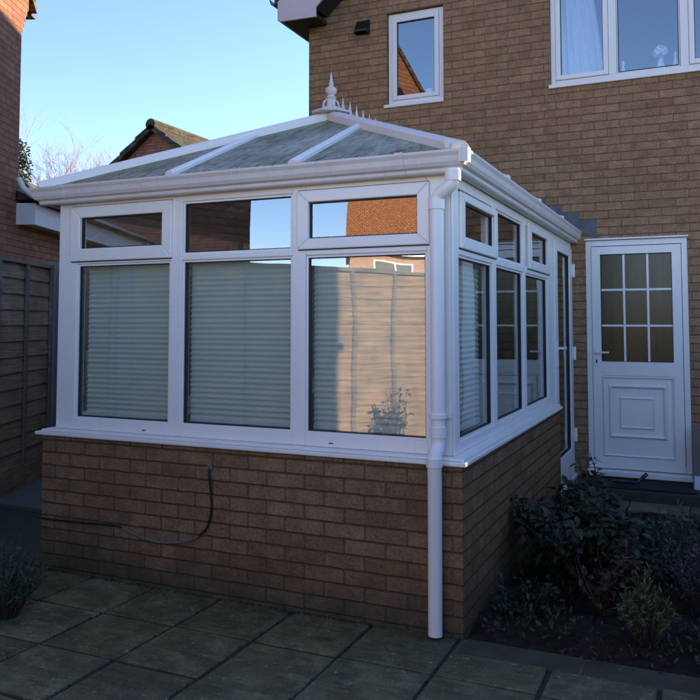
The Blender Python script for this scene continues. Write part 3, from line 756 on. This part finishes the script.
blind(.115, .775, .905, 1.79, -.085, 'x', 'pleated blind behind the side pane nearest the downpipe corner', G)
# cable on the dwarf wall
cb = thing('wall_cable', 'thin dark cable drooping from a hole in the dwarf wall', 'cable', (-1.361, -.06, .66))
def cx(pts): return [(x + 1.361, y + .06, z - .66) for x, y, z in pts]
def bez(pts, n=6):
    out = []; P_ = [Vector(p) for p in pts]
    for i in range(len(P_) - 1):
        p0, p1, p2, p3 = P_[max(i - 1, 0)], P_[i], P_[i + 1], P_[min(i + 2, len(P_) - 1)]
        for k in range(n):
            t = k / n; out.append(.5 * ((2 * p1) + (p2 - p0) * t + (2 * p0 - 5 * p1 + 4 * p2 - p3) * t * t + (3 * p1 - p0 - 3 * p2 + p3) * t ** 3))
    out.append(P_[-1]); return out
MB().tube(bez(cx([(-1.361, -.045, .672), (-1.361, -.07, .655), (-1.355, -.063, .56), (-1.348, -.062, .45), (-1.375, -.063, .35), (-1.425, -.065, .30)])), .006, 8).build('cable', M['hoseb'], cb, smooth=True)
MB().tube(bez(cx([(-1.425, -.065, .30), (-1.49, -.066, .268), (-1.60, -.066, .243), (-1.72, -.066, .238), (-1.84, -.066, .258), (-1.95, -.064, .288)])), .0062, 8).build('cable_sleeve', M['hosew'], cb, smooth=True)
MB().tube(bez(cx([(-1.95, -.064, .288), (-2.02, -.063, .293), (-2.28, -.062, .285), (-2.50, -.062, .280), (-2.587, -.062, .283)])), .006, 8).build('cable', M['hoseb'], cb, smooth=True)
MB().tube(cx([(-1.361, -.053, .672), (-1.361, -.066, .672)]), .018, 12).build('grommet', M['hosew'], cb)

# ---------------------------------------------------------------- neighbour's house on the left
P0 = Vector((-5.1285, .6621, 0)); ang = math.atan2(.92254, -.38591)
nb = thing('neighbour_house', 'tall red brick neighbouring house at the left edge, sunlit near its eave', 'house', P0, ang)
t0, t1_, tm = -4.58, 2.50, -.73; EN = {-1: 4.87, 1: 5.50}; ns = 1.02
def ntop(t): return EN[-1] + ns * (t - t0) if t < tm else EN[-1] + ns * (tm - t0) - (EN[-1] + ns * (tm - t0) - EN[1]) * (t - tm) / (t1_ - tm)
mb = MB(); wall_with_holes(mb, [t0, tm, t1_], [], 0, .28, ntop)
mb.box(t0, t0 + .28, .28, 8, -.1, EN[-1]); mb.box(t1_ - .28, t1_, .28, 8, -.1, EN[1]); wall_with_holes(mb, [t0, tm, t1_], [], 8, 8.28, ntop)
mb.build('wall', M['orangered'] if 'orangered' in M else M['redbrick'], nb)
for q0, sg in ((t1_, 1), (t0, -1)):              # corbelled kneeler courses
    mb = MB()
    ez_ = EN[sg]; zb_ = ez_ - .64
    for k in range(5):
        mb.box(*sorted((q0 - sg * .02, q0 + sg * .035 * (k + 1))), .0005 * (k + 1), .27, zb_ + .075 * k, zb_ + .075 * (k + 1) + .002)
    z5 = zb_ + .375
    mb.prism([(q0 - sg * .02, z5), (q0 + sg * .178, z5), (q0 + sg * .178, ez_ - ns * .178), (q0 - sg * .02, ez_ + ns * .02)], 'y', .003, .27)
    mb.build('corbel', M['redbrick'], nb)
mb = MB()
for sgn in (-1, 1):
    te = t0 - .32 if sgn < 0 else t1_ + .32; ze = EN[sgn] - ns * .32 + .02; zr = ntop(tm) + .02
    mb.prism([(te, ze), (tm, zr), (tm, zr + .12), (te, ze + .1)], 'y', -.035, 8.4)
mb.build('roof', M['tile'], nb)
for q0, sg in ((t1_, 1), (t0, -1)):
    mb = MB(); mb.box(*sorted((q0 + sg * .30, q0 + sg * .42)), .02, 8.3, EN[sg] - .34, EN[sg] - .24); mb.build('gutter', M['black'], nb)
# lower annexe
an = thing('garage', 'low red brick annexe with white eave box left of the conservatory', 'garage', P0, ang)
mb = MB(); mb.box(t1_ + .002, 7.0, .004, 4.0, -.1, 2.7); mb.build('wall', M['redbrick'], an)
mb = MB(); mb.box(2.49, 7.1, -.22, -.195, 2.58, 2.83); mb.box(2.465, 2.488, -.22, .0, 2.58, 2.83); mb.box(2.49, 7.1, -.193, .003, 2.60, 2.62)
mb.build('fascia', M['fascia'], an, bevel=.003)
mb = MB()
e0, e1 = 2.44, 7.2
vs = [(e0, -.26, 2.86), (e1, -.26, 2.86), (5.3, 2.1, 4.1), (e0 + .0, 1.5, 3.62), (e0, 4.2, 2.86), (e1, 4.2, 2.86), (e0, 2.1, 4.1)]
mb.add([(e0, -.26, 2.86), (e1, -.26, 2.86), (e1 - 1.2, .95, 3.42), (e0 + .1, .95, 3.42), (e0, 4.2, 2.86), (e1, 4.2, 2.86)], [(0, 1, 2, 3), (3, 2, 5, 4), (0, 3, 4), (1, 5, 2), (0, 4, 5, 1)])
mb.build('roof', M['mosstile'], an)
mb = MB(); mb.tube([(e0 + .1, .95, 3.44), (e1 - 1.2, .95, 3.44)], .07, 8); mb.build('ridge', M['tile'], an)
mb = MB(); pts = [(2.42, -.30, 2.86), (7.1, -.30, 2.84)]; mb.tube([(2.40, -.05, 3.10), (2.38, -.12, 2.98), (2.39, -.22, 2.90), (2.42, -.30, 2.87)], .035, 10); mb.build('swan_neck', M['pvcd'], an, smooth=True)
mb = MB(); mb.tube(pts, .04, 10); mb.build('gutter', M['black'], an, smooth=True)

# ---------------------------------------------------------------- fences
def fence(name, label, p0, p1, h, n_pan=None, battens=True, gz=0, face=-1):
    p0 = Vector((*p0, 0)); p1 = Vector((*p1, 0)); L = (p1 - p0).length; d = (p1 - p0).normalized()
    f = thing(name, label, 'fence', p0, math.atan2(d.y, d.x))
    npn = n_pan or max(1, round(L / 1.85)); W = L / npn
    for k in range(npn + 1):
        mb = MB(); mb.box(k * W - .05, k * W + .05, -.05, .05, -.1, h + .03); mb.build('post', M['concrete'], f, bevel=.006)
    for k in range(npn):
        a, b_ = k * W + .052, (k + 1) * W - .052
        MB().box(a, b_, -.02, .02, -.1, .20).build('gravel_board', M['wood'], f)
        mb = MB(); z = .205; rows = int((h - .205) / .135); dz = (h - .03 - .205) / rows
        for r_ in range(rows):
            w1 = random.uniform(-.006, .006)
            mb.add([(a, -.012, z), (b_, -.012, z + w1 * .3), (b_, .004, z + dz + .02), (a, .004, z + dz + .02 + w1), (a, .004, z), (b_, .004, z), (b_, .012, z + dz + .02), (a, .012, z + dz + .02)],
                   [(0, 1, 2, 3), (4, 7, 6, 5), (0, 3, 7, 4), (1, 5, 6, 2), (0, 4, 5, 1), (3, 2, 6, 7)]); z += dz
        p = mb.build('fence_panel', M['wood'], f)
        mb = MB(); mb.box(a, b_, -.035, .03, h - .035, h); mb.build('capping', M['woodp'], p)
        for q in (0, 1 / 3, 2 / 3, 1):
            x = a + .025 + (b_ - a - .05) * q
            MB().box(x - .022, x + .022, -.034, -.0125, .21, h - .036).build('batten', M['woodp'], p)
    return f
dirf = Vector((-.41, .912))
FA = Vector((-4.206, 1.048)); FB = FA + dirf * 1.16
Fs = FB - dirf * 1.85 * 7
# fence faces +x side (local -y must face the garden): run from near the far end towards the camera is local +x => local -y = right of travel
fence('boundary_fence', 'weathered lap panel fence along the left boundary beside the red brick house', (Fs.x, Fs.y), (FB.x, FB.y), 2.01, 7)
fence('side_gate_fence', 'short dark panel closing the gap left of the conservatory behind the fence post', (FB.x + .02, FB.y + .35), (-3.45, 3.55), 2.03, 1)
fence('unseen_right_fence', 'tall unseen lap panel fence added on the right to shade the bed and patio', (3.3, 8.5), (3.3, -9.0), 2.0)  # added out of view, height set to keep low sun off the bed
fence('rear_fence', 'lap panel fence closing the far end of the garden', (3.2, -9.2), (.9, -9.9), 1.9)

# ---------------------------------------------------------------- house behind the camera, gable house far left
def simple_house(name, label, loc, rz, W_, Dp, eh, rise, wallm, roofm, wins, ridge_along='x'):
    h = thing(name, label, 'house', loc, rz)
    if ridge_along == 'x':
        MB().box(-W_ / 2, W_ / 2, 0, Dp, -.1, eh).build('wall', wallm, h)
        mb = MB(); mb.prism([(0.01, eh), (Dp / 2, eh + rise - .2), (Dp - .01, eh)], 'x', -W_ / 2 + .01, W_ / 2 - .01); mb.build('gable', wallm, h)
        mb = MB(); mb.prism([(-.35, eh - .15), (Dp / 2, eh + rise), (Dp / 2, eh + rise + .15), (-.35, eh)], 'x', -W_ / 2 - .2, W_ / 2 + .2)
        mb.prism([(Dp + .35, eh - .15), (Dp / 2, eh + rise), (Dp / 2, eh + rise + .15), (Dp + .35, eh)], 'x', -W_ / 2 - .2, W_ / 2 + .2); mb.build('roof', roofm, h)
        MB().box(-W_ / 2 - .2, W_ / 2 + .2, -.40, -.352, eh - .2, eh + .0).build('fascia', M['pvc'], h)
    else:
        MB().prism([(-W_ / 2, -.1), (W_ / 2, -.1), (W_ / 2, eh), (0, eh + rise), (-W_ / 2, eh)], 'y', 0, Dp).build('wall', wallm, h)
        sl = rise / (W_ / 2); mb = MB()
        for s in (-1, 1):
            mb.prism([(s * (W_ / 2 + .3), eh - .3 * sl + .03), (0, eh + rise + .03), (0, eh + rise + .17), (s * (W_ / 2 + .3), eh - .3 * sl + .15)], 'y', -.12, Dp + .1)
        mb.build('roof', roofm, h)
        MB().tube([(0, -.16, eh + rise + .15), (0, Dp + .1, eh + rise + .15)], .14, 10).build('ridge', roofm, h)
        mb = MB()
        for s in (-1, 1):
            for k in range(9):
                a = k / 9; b_ = (k + 1) / 9
                xa = s * (W_ / 2 + .32) * (1 - a); xb = s * (W_ / 2 + .32) * (1 - b_); za = eh - .3 * sl + (rise + .3 * sl) * a; zb = eh - .3 * sl + (rise + .3 * sl) * b_
                mb.prism([(xa, za + .02), (xb, zb + .02), (xb, zb + .15), (xa, za + .20)], 'y', -.16, -.125)
        mb.build('verge', M['mosstile'], h)
    for (x0, x1, z0, z1) in wins:
        mb = MB(); frame_rect(mb, x0, x1, z0, z1, .07, -.04, .04); m = (x0 + x1) / 2; mb.box(m - .04, m + .04, -.038, .038, z0 + .07, z1 - .07)
        f = mb.build('window', M['pvc'], h); MB().box(x0 + .07, x1 - .07, -.02, -.008, z0 + .07, z1 - .07).build('pane', M['black'], f)
        MB().box(x0 - .05, x1 + .05, -.10, -.002, z0 - .06, z0 - .002).build('sill', M['pvc'], f)
    return h
# faces the conservatory: local -y must point along (.41,.91)
simple_house('opposite_house', 'orange brick house with clay tiled roof reflected in the right front pane', (-10.2, -32.6, 0), math.atan2(.91, .41) + math.pi / 2, 9.0, 7, 4.85, 3.6, M['orangebrick'], M['otile'],
             [(-3.1, -.35, 2.9, 4.35), (1.6, 3.4, 2.9, 4.35)])
simple_house('gabled_house', 'distant brick gable with mossy tiled verge beyond the conservatory roof', (-10.65, 11.2, 0), 0, 7.4, 3.4, 3.25, 2.7, M['redbrick'], M['mosstile'], [], 'y')

# ---------------------------------------------------------------- step, mat and small things at the back door
struct(MB().box(.02, 1.10, 3.27, D - .002, GZ - .05, .070).build('door_step', M['paver'], bevel=.008))
m_ = tag(MB().box(.10, 1.02, 3.30, D - .085, .0715, .088).build('doormat', M['mat'], bevel=.004), 'dark rubber doormat on the step under the panelled white door', 'doormat')
mb = MB(); pts = [(.45 + .075 * math.cos(a * .5) + .0, 3.40 + .05 * math.sin(a * .5), .105 + .006 * a * .3) for a in range(12)]
mb.tube(bez(pts), .012, 7); mb.tube(bez([(.52, 3.42, .11), (.56, 3.42, .115), (.60, 3.43, .15), (.64, 3.44, .19)]), [.012] * 13 + [.016] * 6, 7)
tag(mb.build('strap', M['black'], smooth=True), 'curled black strap lying on the mat below the white door', 'strap')
bx = thing('storage_box', 'brown box with a white sticker standing right of the white door', 'box', (1.28, 3.58, 0))
MB().box(-.285, .285, -.14, .14, .07, .585).build('body', M['card'], bx, bevel=.006)
MB().box(-.275, -.12, -.1425, -.1408, .09, .20).build('sticker', M['sticker'], bx)
struct(MB().box(1.10, 3.2, 3.27, D - .002, GZ - .05, .068).build('paved_step', M['paver'], bevel=.008))

# ---------------------------------------------------------------- plants
def leaf(mb, c, d, up, L, Wd, fold=.18, tint=None):
    d = d.normalized(); s = d.cross(up); s = s.normalized() if s.length > 1e-4 else d.orthogonal().normalized(); n = s.cross(d)
    tip = c + d * L - n * L * .22; ms = c + d * L * .5 + n * L * .02
    vs = [c, c + d * L * .28 + s * Wd * .42 + n * Wd * fold, c + d * L * .66 + s * Wd * .40 + n * Wd * fold * .5 - n * L * .05, tip, c + d * L * .66 - s * Wd * .40 + n * Wd * fold * .5 - n * L * .05, c + d * L * .28 - s * Wd * .42 + n * Wd * fold, ms]
    mb.add(vs, [(0, 1, 6), (1, 2, 6), (2, 3, 6), (3, 4, 6), (4, 5, 6), (5, 0, 6)], random.random() if tint is None else tint)
def rv(): 
    while True:
        v = Vector((random.uniform(-1, 1), random.uniform(-1, 1), random.uniform(-1, 1)))
        if .05 < v.length < 1: return v.normalized()
def broadleaf(loc, label, r, h, nst, npl, L, mat, group=None, lean=.0, name='shrub'):
    t = thing(name, label, 'shrub', loc, group=group); st = MB(); lf = MB()
    for k in range(nst):
        a = random.uniform(0, 2 * math.pi); rr = r * random.uniform(.3, 1); hh = h * random.uniform(.55, 1.0)
        top = Vector((rr * math.cos(a), rr * math.sin(a), hh)); mid = Vector((top.x * .6, top.y * .6, hh * .5)) + rv() * .07; top = top + rv() * .04
        pts = bez([(random.uniform(-.03, .03), random.uniform(-.03, .03), -.02), mid, top], 5); st.tube(pts, [.008 - .006 * i / (len(pts) - 1) for i in range(len(pts))], 5)
        for q in range(npl):
            i = random.uniform(.25, 1) * (len(pts) - 1); p = pts[int(i)]; d = rv(); d.z = d.z * .5 + .1
            leaf(lf, p + d * .02, d, Vector((0, 0, 1)) + rv() * .4, L * random.uniform(.6, 1.2), L * .55 * random.uniform(.8, 1.2))
    lf.build('foliage', mat, t); st.build('stem', M['stem'], t, smooth=True); return t
def tuft(loc, label, r, h, n, mat, name='shrub', L=.03, cat='shrub', leaning=.35, lw=.3):
    t = thing(name, label, cat, loc); st = MB(); lf = MB()
    for k in range(n):
        a = random.uniform(0, 2 * math.pi); rr = r * math.sqrt(random.random()); hh = h * (1 - .55 * (rr / r) ** 2) * random.uniform(.75, 1.05)
        top = Vector((rr * math.cos(a), rr * math.sin(a), hh)); base = top * .25; base.z = 0
        pts = [base, (base + top) / 2 + Vector((0, 0, hh * .1)), top]; st.tube(pts, [.003, .002, .001], 4)
        for q in range(16):
            u = random.uniform(.3, 1); p = base.lerp(top, u) + Vector((0, 0, .1 * hh * (1 - abs(2 * u - 1)))); d = rv() + Vector((0, 0, .7))
            leaf(lf, p, d, rv(), L * random.uniform(.6, 1.3), L * lw)
    lf.build('foliage', mat, t); st.build('stem', M['stem'], t); return t
GB = GZ
broadleaf((.44, .95, GB), 'large dark glossy-leaved shrub against the side of the dwarf wall', .40, .50, 34, 34, .080, M['leafd'])
broadleaf((.38, 1.75, GB), 'dark leafy shrub behind the large glossy one, nearest the side door', .34, .48, 26, 30, .075, M['leafd'])
broadleaf((.36, 2.5, GB), 'thin-stemmed shrub reaching up in front of the white door threshold', .16, .52, 7, 16, .06, M['leafd'])
broadleaf((.62, .62, GB), 'reddish-leaved low shrub at the front of the dark glossy one', .22, .30, 14, 20, .055, M['leafr'])
tuft((.84, .20, GB), 'small lime-tipped conifer near the bed edging', .15, .36, 70, M['leafy'], 'dwarf_conifer', .03, 'conifer')
tuft((.93, 1.25, GB), 'dark green dwarf shrub behind the lime-tipped conifer', .24, .44, 80, M['fern'], 'shrub', .035)
tuft((1.10, .82, GB), 'purple flowering heather at the right edge of the bed', .22, .38, 90, M['heather'], 'heather', .022, 'heather', lw=.5)
tuft((1.22, 1.9, GB), 'dull green low shrub in front of the paved step', .25, .35, 70, M['fern'], 'shrub', .035)
broadleaf((1.35, .35, GB), 'dark broad-leaved plant in the bed at the right edge', .25, .4, 12, 16, .07, M['leafd'])
broadleaf((.80, 1.75, GB), 'low dark shrub in the middle of the bed, in front of the paved path', .24, .24, 14, 20, .055, M['leafd'])
broadleaf((.72, 1.02, GB), 'small dark leafy plant between the glossy shrub and the heather', .22, .26, 16, 20, .05, M['leafd'])
broadleaf((.28, .42, GB), 'sprawling low plant at the front corner of the bed beside the wall', .17, .16, 12, 16, .045, M['leafd'])
tuft((-2.12, -.72, GZ), 'feathery grey-green plant on the slabs at the left edge', .20, .40, 80, M['fern'], 'feathery_plant', .05, 'plant', lw=.12)
tuft((-2.55, -1.0, GZ), 'second feathery plant at the left edge, nearer the fence', .20, .42, 70, M['fern'], 'feathery_plant', .05, 'plant', lw=.12)
broadleaf((-4.0, 2.1, GZ), 'dark shrub at the foot of the left fence behind the conservatory corner', .35, .62, 18, 22, .08, M['leafd'])
broadleaf((-1.78, -3.70, GZ), 'leafy bush standing before the sunlit stretch of fence', .25, .85, 24, 26, .06, M['conif'])
mb = MB()
for k in range(420):
    x = random.uniform(.08, 1.9); y = random.uniform(-.12, 2.7)
    if random.random() < .35: y = random.uniform(-.15, .5)
    leaf(mb, Vector((x, y, GZ + .025 + random.uniform(0, .02))), Vector((random.uniform(-1, 1), random.uniform(-1, 1), random.uniform(-.1, .4))), Vector((0, 0, 1)) + rv() * .3, random.uniform(.015, .045), random.uniform(.01, .022))
struct(mb.build('leaf_litter', M['litter']), 'stuff'); 
mb = MB()                                                   # low ground cover and weeds
for k in range(6500):
    x = random.uniform(.08, 2.2); y = random.uniform(.05, 2.8); 
    if (math.sin(x * 7.1) + math.sin(y * 5.3 + 1) + random.uniform(-.6, .6)) < .25: continue
    leaf(mb, Vector((x, y, GZ + random.uniform(.0, .06))), rv() + Vector((0, 0, 1.2)), rv(), random.uniform(.02, .055), random.uniform(.01, .022))
struct(mb.build('ground_cover', M['leafd']), 'stuff')
mb = MB()                                                   # moss and weeds along the joints and wall foot
for k in range(3600):
    if k % 3: x = random.uniform(-2.6, .1); y = -.052 - abs(random.gauss(0, .012))
    else: i = random.randint(-7, 4); x = -1.291 + i * px + random.gauss(0, .004); y = random.uniform(-2.5, -.05)
    leaf(mb, Vector((x, y, GZ - .008)), rv() + Vector((0, 0, .6)), rv(), random.uniform(.006, .020), random.uniform(.004, .009))
struct(mb.build('moss', M['leafd']), 'stuff')

# trees far left
def tree(loc, label, H, kind):
    t = thing('bare_tree' if kind == 'bare' else 'evergreen_tree', label, 'tree', loc); br = MB(); lf = MB()
    def grow(p, d, L, r, dep):
        q = p + d * L; br.tube([p, p.lerp(q, .5) + rv() * L * .05, q], [r, r * .85, r * .7], 5, cap=False)
        if dep == 0:
            if kind != 'bare':
                for k in range(16):
                    c = q + rv() * random.uniform(0, .35); leaf(lf, c, rv(), rv(), .16, .09)
            return
        for k in range(3 if dep > 1 else (4 if kind == 'bare' else 3)):
            nd = (d + rv() * (.55 if kind == 'bare' else .75)).normalized(); nd.z = max(nd.z, -.05) + .08
            grow(p.lerp(q, random.uniform(.6, 1)), nd.normalized(), L * random.uniform(.62, .82), r * .62, dep - 1)
    grow(Vector((0, 0, -.2)), Vector((0, 0, 1)), H * .30, H * (.006 if kind == 'bare' else .02), 6 if kind == 'bare' else 4)
    if kind == 'bare': br.build('branches', M['bark'], t)
    else: br.build('trunk', M['bark'], t); lf.build('crown', M['conif'], t)
    return t
tree((-18.7, 17.0, 0), 'pale bare-branched tree beyond the low annexe roof', 9.9, 'bare')
tree((-20.6, 18.0, 0), 'bare tree standing left of the other bare tree, close to the evergreen', 9.9, 'bare')
ev = thing('evergreen_tree', 'green-leaved evergreen showing beside the neighbouring house corner', 'tree', (-18.3, 14.0, 0))
mb = MB(); mb.tube([(0, 0, -.2), (.05, 0, 3), (-.03, .05, 6.6)], [.16, .11, .02], 8)
lf = MB()
for k in range(190):
    z = random.uniform(2.4, 7.0); rr = (1.35 - .17 * z) * random.uniform(.35, 1.15) + .15; a_ = random.uniform(0, 6.283)
    c = Vector((rr * math.cos(a_), rr * math.sin(a_), z)); mb.tube([(0, 0, z - .35), c * .5 + Vector((0, 0, (z - .2) * .5)), c], [.02, .014, .006], 4)
    for q in range(26): leaf(lf, c + rv() * random.uniform(0, .24), rv(), rv(), random.uniform(.08, .16), .06)
mb.build('trunk', M['stem'], ev); lf.build('crown', M['conif'], ev)
